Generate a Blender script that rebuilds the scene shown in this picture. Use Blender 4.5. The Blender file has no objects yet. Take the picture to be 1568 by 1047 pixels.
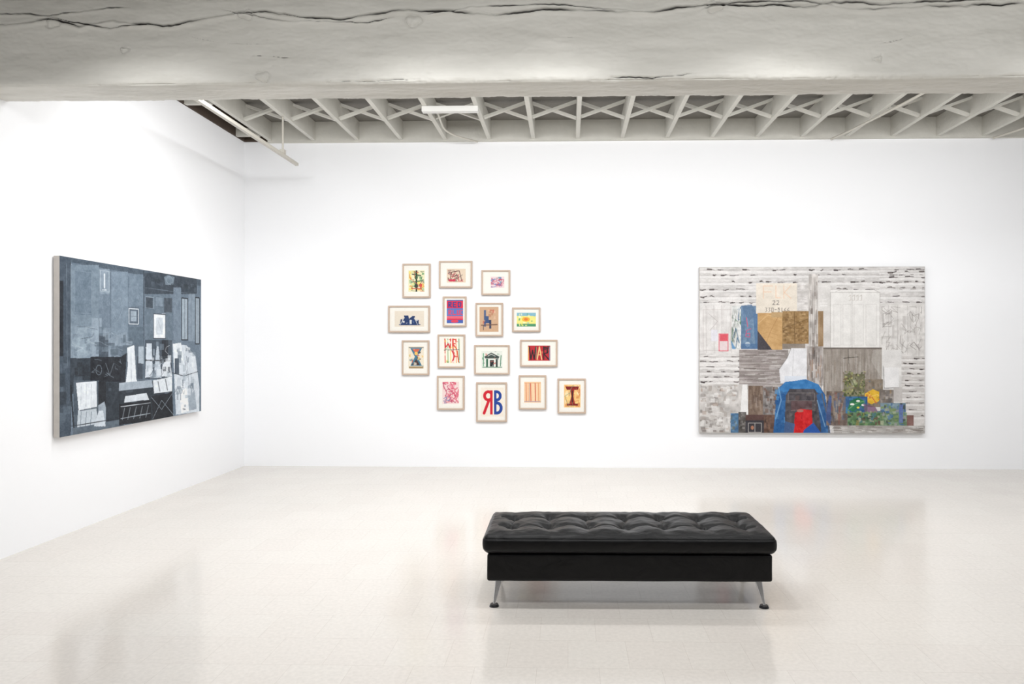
import bpy, math, random
import numpy as np
from mathutils import Vector, noise, Matrix

scene = bpy.context.scene
scene.view_settings.view_transform = 'Standard'
scene.view_settings.look = 'None'

# ------------------------------------------------------------------ helpers
def lin(c):
    c = np.asarray(c, dtype=float)
    return np.where(c <= 0.04045, c / 12.92, ((c + 0.055) / 1.055) ** 2.4)

def rgb(r, g, b):
    l = lin(np.array([r, g, b]) / 255.0)
    return (float(l[0]), float(l[1]), float(l[2]), 1.0)

def mat_new(name, col, rough=0.6, metal=0.0, bump=0.0, bscale=50.0, var=0.0, vscale=4.0, spec=0.5):
    m = bpy.data.materials.new(name); m.use_nodes = True
    nt = m.node_tree; b = nt.nodes['Principled BSDF']
    b.inputs['Base Color'].default_value = col
    b.inputs['Roughness'].default_value = rough
    b.inputs['Metallic'].default_value = metal
    b.inputs['Specular IOR Level'].default_value = spec
    tc = nt.nodes.new('ShaderNodeTexCoord')
    if bump > 0:
        n = nt.nodes.new('ShaderNodeTexNoise'); n.inputs['Scale'].default_value = bscale
        n.inputs['Detail'].default_value = 6
        nt.links.new(tc.outputs['Object'], n.inputs['Vector'])
        bp = nt.nodes.new('ShaderNodeBump'); bp.inputs['Strength'].default_value = bump
        bp.inputs['Distance'].default_value = 0.01
        nt.links.new(n.outputs['Fac'], bp.inputs['Height'])
        nt.links.new(bp.outputs['Normal'], b.inputs['Normal'])
    if var > 0:
        n = nt.nodes.new('ShaderNodeTexNoise'); n.inputs['Scale'].default_value = vscale
        n.inputs['Detail'].default_value = 5
        nt.links.new(tc.outputs['Object'], n.inputs['Vector'])
        mx = nt.nodes.new('ShaderNodeMix'); mx.data_type = 'RGBA'
        mx.inputs[6].default_value = tuple(x * (1 - var) for x in col[:3]) + (1,)
        mx.inputs[7].default_value = tuple(min(1, x * (1 + var)) for x in col[:3]) + (1,)
        nt.links.new(n.outputs['Fac'], mx.inputs[0])
        nt.links.new(mx.outputs[2], b.inputs['Base Color'])
    return m

def mesh_obj(name, verts, faces, mat=None, parent=None, smooth=False):
    me = bpy.data.meshes.new(name)
    me.from_pydata([tuple(v) for v in verts], [], [tuple(f) for f in faces])
    me.update()
    if smooth:
        me.polygons.foreach_set('use_smooth', [True] * len(me.polygons))
    o = bpy.data.objects.new(name, me)
    scene.collection.objects.link(o)
    if mat: me.materials.append(mat)
    if parent: o.parent = parent
    return o

BF = [(0,3,2,1),(4,5,6,7),(0,1,5,4),(1,2,6,5),(2,3,7,6),(3,0,4,7)]
def box_data(x0,x1,y0,y1,z0,z1):
    return [(x0,y0,z0),(x1,y0,z0),(x1,y1,z0),(x0,y1,z0),(x0,y0,z1),(x1,y0,z1),(x1,y1,z1),(x0,y1,z1)]
def boxes(name, lst, mat, parent=None, bevel=0.0):
    V=[];F=[]
    for b in lst:
        o=len(V); V+= box_data(*b) if not isinstance(b[0],(tuple,list)) else list(b)
        F+=[tuple(i+o for i in f) for f in BF]
    o = mesh_obj(name,V,F,mat,parent)
    if bevel>0:
        m=o.modifiers.new('b','BEVEL'); m.width=bevel; m.segments=2
    return o

def empty(name, loc=(0,0,0), rz=0):
    e = bpy.data.objects.new(name, None); scene.collection.objects.link(e)
    e.location = loc; e.rotation_euler=(0,0,rz); e.empty_display_size=0.1
    return e

def tube(name, pts, r, mat, parent=None, bez=False):
    cu = bpy.data.curves.new(name,'CURVE'); cu.dimensions='3D'; cu.bevel_depth=r; cu.bevel_resolution=4; cu.use_fill_caps=True
    sp = cu.splines.new('NURBS' if bez else 'POLY'); sp.points.add(len(pts)-1)
    for p,q in zip(sp.points,pts): p.co=(*q,1)
    if bez: sp.use_endpoint_u=True; sp.order_u=4
    o = bpy.data.objects.new(name,cu); scene.collection.objects.link(o); cu.materials.append(mat)
    dg=bpy.context.evaluated_depsgraph_get()
    me=bpy.data.meshes.new_from_object(o.evaluated_get(dg))
    bpy.data.objects.remove(o)
    o=bpy.data.objects.new(name,me); scene.collection.objects.link(o)
    if not me.materials: me.materials.append(mat)
    me.polygons.foreach_set('use_smooth',[True]*len(me.polygons))
    if parent: o.parent=parent
    return o

def cyl_data(p0, p1, r0, r1, n=24):
    p0=Vector(p0);p1=Vector(p1); d=(p1-p0).normalized()
    a=d.orthogonal().normalized(); b=d.cross(a)
    V=[];F=[]
    for k in range(n):
        t=2*math.pi*k/n; V.append(p0+(a*math.cos(t)+b*math.sin(t))*r0)
    for k in range(n):
        t=2*math.pi*k/n; V.append(p1+(a*math.cos(t)+b*math.sin(t))*r1)
    for k in range(n): F.append((k,(k+1)%n,n+(k+1)%n,n+k))
    F.append(tuple(range(n-1,-1,-1))); F.append(tuple(range(n,2*n)))
    return V,F

# ------------------------------------------------------------------ room dims
XL, XR = -4.18, 7.4
YB, YF = 8.72, -4.0
JB, JT = 4.18, 4.42      # joist bottom / deck underside
T = 0.12

# ------------------------------------------------------------------ materials
M_wall = mat_new('white_wall_paint', rgb(244,245,247), 0.75, bump=0.04, bscale=180, spec=0.25)
M_wall_far = mat_new('dimmed_rear_wall', rgb(178,178,179), 0.75, bump=0.04, bscale=180, spec=0.25)  # wall behind the camera, greyed so the unseen rear of the room reads dimmer
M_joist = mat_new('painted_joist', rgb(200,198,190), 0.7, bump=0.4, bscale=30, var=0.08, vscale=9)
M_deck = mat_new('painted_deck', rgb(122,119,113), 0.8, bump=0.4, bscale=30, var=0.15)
M_dark = mat_new('raw_dark_wood', rgb(74,62,52), 0.85, bump=0.5, bscale=20, var=0.3, vscale=6)
M_rail = mat_new('rail_enamel', rgb(190,186,176), 0.45)
M_white_metal = mat_new('white_metal', rgb(215,214,210), 0.4)

def floor_material():
    m = bpy.data.materials.new('polished_vinyl_tile'); m.use_nodes=True
    nt=m.node_tree; L=nt.links; b=nt.nodes['Principled BSDF']
    tc=nt.nodes.new('ShaderNodeTexCoord')
    br=nt.nodes.new('ShaderNodeTexBrick'); br.offset=0.5; br.squash=1.0
    br.inputs['Scale'].default_value=1.0
    br.inputs['Brick Width'].default_value=0.305; br.inputs['Row Height'].default_value=0.305
    br.inputs['Mortar Size'].default_value=0.0008; br.inputs['Mortar Smooth'].default_value=0.3
    br.inputs['Color1'].default_value=rgb(214,209,202); br.inputs['Color2'].default_value=rgb(212,206,199)
    br.inputs['Mortar'].default_value=rgb(188,180,172)
    L.new(tc.outputs['Object'],br.inputs['Vector'])
    n1=nt.nodes.new('ShaderNodeTexNoise'); n1.inputs['Scale'].default_value=45; n1.inputs['Detail'].default_value=4
    L.new(tc.outputs['Object'],n1.inputs['Vector'])
    r1=nt.nodes.new('ShaderNodeMapRange'); r1.inputs['From Min'].default_value=0.3; r1.inputs['From Max'].default_value=0.7
    r1.inputs['To Min'].default_value=0.94; r1.inputs['To Max'].default_value=1.04
    L.new(n1.outputs['Fac'],r1.inputs['Value'])
    n2=nt.nodes.new('ShaderNodeTexNoise'); n2.inputs['Scale'].default_value=0.8; n2.inputs['Detail'].default_value=5
    L.new(tc.outputs['Object'],n2.inputs['Vector'])
    r2=nt.nodes.new('ShaderNodeMapRange'); r2.inputs['From Min'].default_value=0.3; r2.inputs['From Max'].default_value=0.7
    r2.inputs['To Min'].default_value=0.965; r2.inputs['To Max'].default_value=1.02
    L.new(n2.outputs['Fac'],r2.inputs['Value'])
    mu=nt.nodes.new('ShaderNodeMath'); mu.operation='MULTIPLY'
    L.new(r1.outputs[0],mu.inputs[0]); L.new(r2.outputs[0],mu.inputs[1])
    vm=nt.nodes.new('ShaderNodeVectorMath'); vm.operation='SCALE'
    L.new(br.outputs['Color'],vm.inputs[0]); L.new(mu.outputs[0],vm.inputs['Scale'])
    L.new(vm.outputs[0],b.inputs['Base Color'])
    r3=nt.nodes.new('ShaderNodeMapRange'); r3.inputs['From Min'].default_value=0.3; r3.inputs['From Max'].default_value=0.7
    r3.inputs['To Min'].default_value=0.11; r3.inputs['To Max'].default_value=0.18
    L.new(n2.outputs['Fac'],r3.inputs['Value']); L.new(r3.outputs[0],b.inputs['Roughness'])
    b.inputs['Specular IOR Level'].default_value=0.6
    bp=nt.nodes.new('ShaderNodeBump'); bp.inputs['Strength'].default_value=0.1; bp.inputs['Distance'].default_value=0.001
    inv=nt.nodes.new('ShaderNodeMath'); inv.operation='SUBTRACT'; inv.inputs[0].default_value=1
    L.new(br.outputs['Fac'],inv.inputs[1]); L.new(inv.outputs[0],bp.inputs['Height']); L.new(bp.outputs[0],b.inputs['Normal'])
    return m
M_floor=floor_material()

# ------------------------------------------------------------------ shell
boxes('floor',[(XL-T,XR+T,YF-T,YB+T,-0.12,0)],M_floor)
boxes('wall_back',[(XL-T,XR+T,YB,YB+T,0,JT)],M_wall)
boxes('wall_left',[(XL-T,XL,YF,YB,0,JT)],M_wall)
boxes('wall_right',[(XR,XR+T,YF,YB,0,JT)],M_wall)
boxes('wall_front',[(XL-T,XR+T,YF-T,YF,0,JT)],M_wall_far)
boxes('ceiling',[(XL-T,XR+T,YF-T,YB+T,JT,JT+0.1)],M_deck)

SP=0.564
js=[0.124+SP*k for k in range(-7,13)]
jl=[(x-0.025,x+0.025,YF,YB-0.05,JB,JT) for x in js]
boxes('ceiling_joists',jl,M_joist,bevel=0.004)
boxes('trim_1',[(js[0]-0.03,XR,YB-0.05,YB,JB-0.02,JT)],M_joist)

# cross bracing between the joists
V=[];F=[]
def strut(xa,za,xb,zb,y,w=0.05,t=0.028):
    d=Vector((xb-xa,0,zb-za)).normalized(); n=Vector((-d.z,0,d.x))*t/2
    A=Vector((xa,y,za));B=Vector((xb,y,zb)); W=Vector((0,w/2,0))
    o=len(V)
    V.extend([A-n-W,B-n-W,B-n+W,A-n+W,A+n-W,B+n-W,B+n+W,A+n+W])
    F.extend([tuple(i+o for i in f) for f in BF])
for yr in (7.95,5.9,2.6):
    for a,b2 in zip(js[:-1],js[1:]):
        strut(a+0.025,JB+0.03,b2-0.025,JT-0.03,yr-0.026)
        strut(a+0.025,JT-0.03,b2-0.025,JB+0.03,yr+0.026)
mesh_obj('ceiling_cross_bracing',V,F,M_joist)

# unpainted pocket beside left wall, with blocking
boxes('ceiling_pocket_boards',[(XL,js[0]-0.03,5.2,YB,JT-0.02,JT),(XL,XL+0.02,5.2,YB,JB,JT-0.02),(js[0]-0.045,js[0]-0.026,5.2,YB,JB+0.03,JT-0.02),(XL+0.02,js[0]-0.045,YB-0.03,YB,JB,JT-0.02)],M_dark)
boxes('ceiling_blocking',[(XL+0.02,js[0]-0.045,y,y+0.05,JB,JB+0.1) for y in (5.9,7.3,8.45)],M_joist)

# ------------------------------------------------------------------ timber beam
def beam():
    Y0,Y1,Z0,Z1=4.70,5.02,3.39,JB
    nx=1250
    xs=np.linspace(XL,XR,nx)
    prof=[]
    R=0.02
    for z in np.linspace(Z1,Z0+R,150): prof.append((Y0,z,-1,0))
    for a in np.linspace(0,90,6)[1:-1]:
        c,s=math.cos(math.radians(a)),math.sin(math.radians(a)); prof.append((Y0+R-R*c,Z0+R-R*s,-c,-s))
    for y in np.linspace(Y0+R,Y1-R,50): prof.append((y,Z0,0,-1))
    for a in np.linspace(0,90,6)[1:-1]:
        c,s=math.cos(math.radians(a)),math.sin(math.radians(a)); prof.append((Y1-R+R*s,Z0+R-R*c,s,-c))
    for z in np.linspace(Z0+R,Z1,14): prof.append((Y1,z,1,0))
    P=np.array(prof); npf=len(P)
    XX=np.repeat(xs[:,None],npf,1); YY=np.repeat(P[None,:,0],nx,0); ZZ=np.repeat(P[None,:,1],nx,0)
    disp=np.zeros_like(XX); crack=np.zeros_like(XX)
    nf=noise.noise
    for i in range(nx):
        x=xs[i]
        for j in range(npf):
            y,z=P[j,0],P[j,1]
            disp[i,j]=0.009*nf((x*1.1,y*5,z*5))+0.0036*nf((x*6,y*20,z*20))+0.0020*nf((x*26,y*50,z*50))
    front=(P[:,2]<-0.9)[None,:]
    def px(x): return (np.asarray(x)-870)/222.0
    def pz(y): return 1.6+(523-np.asarray(y))/222.0
    def wob(seed,freq,amp):
        return np.array([noise.noise((x*freq,seed*7.3,0)) for x in xs])*amp
    def add_crack(pts,w,depth,seed):
        pts=np.array(pts,float); cx=px(pts[:,0]); cz=pz(pts[:,1])
        zc=np.interp(xs,cx,cz)+wob(seed,6,0.012)+wob(seed+3,25,0.005)
        inside=np.clip(np.minimum(xs-cx[0],cx[-1]-xs)/0.12,0,1)
        ww=w*(0.85+wob(seed+9,5,0.9))*inside
        ww=np.maximum(ww,1e-4)
        g=np.exp(-((ZZ-zc[:,None])/ww[:,None])**2)*front*np.minimum(inside,1)[:,None]
        g=g*np.clip(0.8+wob(seed+5,4,1.3),0.15,1)[:,None]
        disp[:]-=depth*g; np.maximum(crack,g,out=crack)
        lip=np.exp(-((ZZ-zc[:,None]+2.4*w)/(1.8*w))**2)*front*inside[:,None]
        disp[:]+=0.35*depth*lip
    add_crack([(-60,30),(0,28),(60,20),(110,32),(160,22),(240,33),(300,22),(350,14),(400,12),(450,20),(520,26),(600,12),(640,14),(700,15),(760,22),(830,14),(900,18),(1000,20),(1080,9),(1150,12),(1240,15),(1270,8),(1350,12),(1568,4),(1700,4)],0.0085,0.026,1)
    add_crack([(60,16),(160,36),(240,28)],0.006,0.016,2)
    add_crack([(-40,10),(60,14),(130,6),(200,3)],0.006,0.016,21)
    add_crack([(330,8),(420,26),(560,32),(610,22)],0.005,0.014,3)
    add_crack([(640,24),(720,8),(860,7),(1010,22)],0.006,0.018,4)
    add_crack([(1060,22),(1120,7),(1230,6),(1300,20),(1568,14)],0.007,0.02,6)
    add_crack([(925,119),(1000,120),(1070,113)],0.005,0.016,7)
    add_crack([(0,126),(120,130),(240,127)],0.004,0.010,8)
    add_crack([(490,120),(560,121),(650,118)],0.004,0.010,9)
    add_crack([(820,60),(900,57)],0.002,0.004,10)
    add_crack([(360,80),(460,86)],0.002,0.005,11)
    add_crack([(250,40),(330,60),(420,64)],0.002,0.004,13)
    add_crack([(1330,75),(1400,60)],0.003,0.008,12)
    for kx,ky,r in [(68,26,0.035),(372,17,0.035),(632,30,0.04),(1092,14,0.04),(398,113,0.035),(1340,95,0.02),(180,70,0.02)]:
        X0=float(px(kx)); Zk=float(pz(ky))
        d=np.sqrt(((XX-X0)/1.4)**2+(ZZ-Zk)**2)
        d=d+0.006*np.sin(np.arctan2(ZZ-Zk,XX-X0)*3+kx)
        g=np.exp(-((d-r)/0.006)**2)*front
        disp-=0.010*g; disp+=0.012*np.exp(-(d/(r*0.8))**2)*front
        crack[:]=np.maximum(crack,0.42*g)
    edgeF=np.exp(-((YY-Y0)**2+(ZZ-Z0)**2)/0.024**2)
    edgeB=np.exp(-((YY-Y1)**2+(ZZ-Z0)**2)/0.024**2)
    e1=np.clip(wob(31,3,2.2),-.2,1.2)+wob(32,14,0.6)+wob(37,45,0.5)
    e2=np.clip(wob(33,3,2.2),-.2,1.2)+wob(34,14,0.6)+wob(39,45,0.5)
    disp-=edgeF*(0.007+0.013*np.abs(e1))[:,None]+edgeB*(0.006+0.014*np.abs(e2))[:,None]
    for kx,yy in [(395,0),(385,0),(215,1),(40,1),(120,1),(720,1),(760,1),(560,0),(940,0),(1320,1)]:
        X0=float(px(kx)); ed=edgeF if yy==0 else edgeB
        g=np.exp(-((XX-X0)/0.035)**2)*ed; disp-=0.024*g; crack[:]=np.maximum(crack,0.55*g)
    VX=XX; VY=YY+P[None,:,2]*disp; VZ=ZZ+P[None,:,3]*disp
    VZ=np.minimum(VZ,Z1)
    verts=np.stack([VX,VY,VZ],-1).reshape(-1,3)
    idx=np.arange(nx*npf).reshape(nx,npf)
    q=np.stack([idx[:-1,:-1],idx[:-1,1:],idx[1:,1:],idx[1:,:-1]],-1).reshape(-1,4)
    top=np.stack([idx[:-1,-1],idx[:-1,0],idx[1:,0],idx[1:,-1]],-1)
    q=np.concatenate([q,top])
    me=bpy.data.meshes.new('ceiling_beam'); me.from_pydata(verts.tolist(),[],q.tolist()); me.update()
    me.polygons.foreach_set('use_smooth',[True]*len(me.polygons))
    at=me.attributes.new('crack','FLOAT','POINT'); at.data.foreach_set('value',crack.reshape(-1).astype(np.float32))
    o=bpy.data.objects.new('ceiling_beam',me); scene.collection.objects.link(o)
    m=mat_new('painted_timber',rgb(212,210,203),0.5,bump=0.45,bscale=12,spec=0.4)
    nt=m.node_tree; b=nt.nodes['Principled BSDF']
    a=nt.nodes.new('ShaderNodeAttribute'); a.attribute_name='crack'
    mx=nt.nodes.new('ShaderNodeMix'); mx.data_type='RGBA'
    mx.inputs[7].default_value=rgb(48,45,42)
    tc=nt.nodes.new('ShaderNodeTexCoord'); mp=nt.nodes.new('ShaderNodeMapping'); mp.inputs['Scale'].default_value=(1.2,6,6)
    nt.links.new(tc.outputs['Object'],mp.inputs[0])
    n=nt.nodes.new('ShaderNodeTexNoise'); n.inputs['Scale'].default_value=2; n.inputs['Detail'].default_value=7
    nt.links.new(mp.outputs[0],n.inputs['Vector'])
    cr=nt.nodes.new('ShaderNodeMix'); cr.data_type='RGBA'; cr.inputs[6].default_value=rgb(190,188,180); cr.inputs[7].default_value=rgb(221,219,212)
    nt.links.new(n.outputs['Fac'],cr.inputs[0]); nt.links.new(cr.outputs[2],mx.inputs[6])
    rm=nt.nodes.new('ShaderNodeMapRange'); rm.inputs['From Min'].default_value=0.3; rm.inputs['From Max'].default_value=0.75
    nt.links.new(a.outputs['Fac'],rm.inputs['Value']); nt.links.new(rm.outputs[0],mx.inputs[0])
    nt.links.new(mx.outputs[2],b.inputs['Base Color'])
    me.materials.append(m)
beam()

# ------------------------------------------------------------------ ceiling services
e=empty('ceiling_mounted_rail',(0,0,0))
boxes('bar',[(-3.285,-3.245,5.1,8.15,3.72,3.755)],M_rail,e,bevel=0.004)
tube('hanger_1',[(-3.265,7.74,3.75),(-3.265,7.74,JB-.002)],0.011,M_rail,e)
tube('hanger_2',[(-3.265,5.5,3.75),(-3.265,5.5,JB-.002)],0.011,M_rail,e)
boxes('clip',[(-3.29,-3.24,7.71,7.77,3.755,3.80)],M_rail,e)
boxes('junction_box',[(-1.60,-0.98,7.42,7.50,JB-0.062,JB-.001)],M_white_metal,bevel=0.006)
tube('electrical_conduit',[(-1.45,7.53,JB-0.03),(-1.47,7.9,JB-0.03),(-1.50,8.1,JB-0.05),(-1.35,8.35,JB-0.07),(-1.2,8.5,JB-0.06),(-1.15,8.64,JB-0.04)],0.011,M_rail,bez=True)
tube('electrical_conduit',[(3.9,5.1,JB-0.02),(3.75,6.6,JB-0.02),(3.55,7.8,JB-0.02),(3.35,8.4,JB-0.05),(3.3,8.64,JB-0.04)],0.014,M_rail,bez=True)
tube('electrical_conduit',[(6.0,5.1,JB-0.02),(5.7,7.6,JB-0.02),(5.4,8.3,JB-0.04),(5.3,8.64,JB-0.04)],0.014,M_rail,bez=True)

# ------------------------------------------------------------------ vertex-coloured artwork
class Art:
    def __init__(s,x0,y0,x1,y1,nx,ny,base,seed=0):
        s.x0,s.y0,s.x1,s.y1,s.nx,s.ny=x0,y0,x1,y1,nx,ny
        s.X,s.Y=np.meshgrid(np.linspace(x0,x1,nx),np.linspace(y0,y1,ny))
        s.A=np.ones((ny,nx,3))*np.array(base)/255.0
        s.rng=np.random.RandomState(seed)
    def _ap(s,m,col,a=1.0):
        m=m*a; c=np.array(col)/255.0
        s.A=s.A*(1-m[...,None])+c*m[...,None]
    def nz(s,fx,fy):
        nx=max(2,int(fx)); ny=max(2,int(fy)); r=s.rng.rand(ny,nx)
        gx=np.linspace(0,nx-1,s.nx); gy=np.linspace(0,ny-1,s.ny)
        i=np.clip(gx.astype(int),0,nx-2); fxx=gx-i; fxx=fxx*fxx*(3-2*fxx)
        j=np.clip(gy.astype(int),0,ny-2); fyy=gy-j; fyy=fyy*fyy*(3-2*fyy)
        a=r[np.ix_(j,i)];b=r[np.ix_(j,i+1)];c=r[np.ix_(j+1,i)];d=r[np.ix_(j+1,i+1)]
        fxx=fxx[None,:];fyy=fyy[:,None]
        return (a*(1-fxx)+b*fxx)*(1-fyy)+(c*(1-fxx)+d*fxx)*fyy
    def mask(s,pts):
        m=np.zeros(s.X.shape,bool); n=len(pts); j=n-1
        for i in range(n):
            xi,yi=pts[i]; xj,yj=pts[j]
            if yi!=yj:
                c=((yi>s.Y)!=(yj>s.Y))&(s.X<(xj-xi)*(s.Y-yi)/(yj-yi)+xi)
                m^=c
            j=i
        return m.astype(float)
    def rect(s,x0,y0,x1,y1,col,a=1.0,tex=0.0,fx=20,fy=20):
        m=((s.X>=x0)&(s.X<=x1)&(s.Y>=y0)&(s.Y<=y1)).astype(float)
        s._ap(m,col,a)
        if tex>0: s.tex(m,tex,fx,fy)
    def tex(s,m,amp,fx,fy):
        n=(s.nz(fx,fy)-0.5)*2*amp
        s.A=np.clip(s.A+(n*m)[...,None],0,1)
    def poly(s,pts,col,a=1.0,tex=0.0,fx=60,fy=60):
        m=s.mask(pts); s._ap(m,col,a)
        if tex>0: s.tex(m,tex,fx,fy)
    def ell(s,cx,cy,rx,ry,col,a=1.0):
        m=(((s.X-cx)/rx)**2+((s.Y-cy)/ry)**2<=1).astype(float); s._ap(m,col,a)
    def ring(s,cx,cy,rx,ry,w,col,a=1.0):
        d=np.abs(np.sqrt(((s.X-cx)/rx)**2+((s.Y-cy)/ry)**2)-1)*min(rx,ry)
        s._ap((d<w/2).astype(float),col,a)
    def line(s,pts,w,col,a=1.0):
        m=np.zeros(s.X.shape)
        for (ax,ay),(bx,by) in zip(pts[:-1],pts[1:]):
            dx,dy=bx-ax,by-ay; L=dx*dx+dy*dy+1e-9
            t=np.clip(((s.X-ax)*dx+(s.Y-ay)*dy)/L,0,1)
            d=np.sqrt((s.X-ax-t*dx)**2+(s.Y-ay-t*dy)**2)
            m=np.maximum(m,np.clip((w/2-d)/0.4+0.5,0,1))
        s._ap(m,col,a)
    def frame(s,x0,y0,x1,y1,w,col,a=1.0):
        s.line([(x0,y0),(x1,y0),(x1,y1),(x0,y1),(x0,y0)],w,col,a)
    def scribble(s,x0,y0,x1,y1,n,w,cols,a=0.9,seg=4,reach=.4):
        for k in range(n):
            p=[(s.rng.uniform(x0,x1),s.rng.uniform(y0,y1))]
            for _ in range(seg):
                q=(np.clip(p[-1][0]+s.rng.uniform(-1,1)*(x1-x0)*reach,x0,x1),np.clip(p[-1][1]+s.rng.uniform(-1,1)*(y1-y0)*reach,y0,y1)); p.append(q)
            s.line(p,w*s.rng.uniform(.6,1.4),cols[s.rng.randint(len(cols))],a)
    def patches(s,x0,y0,x1,y1,n,sz,cols,a=0.8,asp=1.0):
        for k in range(n):
            cx=s.rng.uniform(x0,x1);cy=s.rng.uniform(y0,y1);w=s.rng.uniform(.3,1)*sz;h=s.rng.uniform(.3,1)*sz*asp
            p=[(np.clip(cx+dx*w*s.rng.uniform(.4,1),x0,x1),np.clip(cy+dy*h*s.rng.uniform(.4,1),y0,y1)) for dx,dy in((-1,-1),(1,-1),(1,1),(-1,1))]
            s.poly(p,cols[s.rng.randint(len(cols))],a)
    def bits(s,x0,y0,x1,y1,n,w,h,cols,a=0.8):
        for k in range(n):
            ww=w*s.rng.uniform(.25,1);hh=h*s.rng.uniform(.25,1)
            cx=s.rng.uniform(x0,max(x0,x1-ww));cy=s.rng.uniform(y0,max(y0,y1-hh))
            s.rect(cx,cy,min(cx+ww,x1),min(cy+hh,y1),cols[s.rng.randint(len(cols))],a*s.rng.uniform(.5,1))
    def mesh(s,name,w,h,mat,parent,y=0.0):
        gx=np.linspace(-w/2,w/2,s.nx); gz=np.linspace(h/2,-h/2,s.ny)
        GX,GZ=np.meshgrid(gx,gz)
        co=np.stack([GX,np.full_like(GX,y),GZ],-1).reshape(-1,3)
        idx=np.arange(s.nx*s.ny).reshape(s.ny,s.nx)
        q=np.stack([idx[:-1,:-1],idx[1:,:-1],idx[1:,1:],idx[:-1,1:]],-1).reshape(-1,4)
        me=bpy.data.meshes.new(name); me.from_pydata(co.tolist(),[],q.tolist()); me.update()
        ca=me.color_attributes.new(name='Art',type='FLOAT_COLOR',domain='POINT')
        c=np.ones((s.nx*s.ny,4),np.float32); c[:,:3]=lin(np.clip(s.A,0,1)).reshape(-1,3)
        ca.data.foreach_set('color',c.reshape(-1))
        me.materials.append(mat)
        o=bpy.data.objects.new(name,me); scene.collection.objects.link(o); o.parent=parent
        return o

def art_mat(name,rough,bump):
    m=mat_new(name,(1,1,1,1),rough,bump=bump,bscale=120,spec=0.25)
    a=m.node_tree.nodes.new('ShaderNodeAttribute'); a.attribute_name='Art'
    m.node_tree.links.new(a.outputs['Color'],m.node_tree.nodes['Principled BSDF'].inputs['Base Color'])
    return m
M_oil=art_mat('painted_canvas',0.6,0.12)
M_paper=art_mat('art_paper',0.8,0.03)
M_canvas_side=mat_new('primed_canvas_edge',rgb(190,184,178),0.8,bump=0.2,bscale=200,var=0.1,vscale=20)
M_frame=mat_new('pale_maple_frame',rgb(190,169,151),0.5,bump=0.1,bscale=80,var=0.08,vscale=25)

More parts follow.
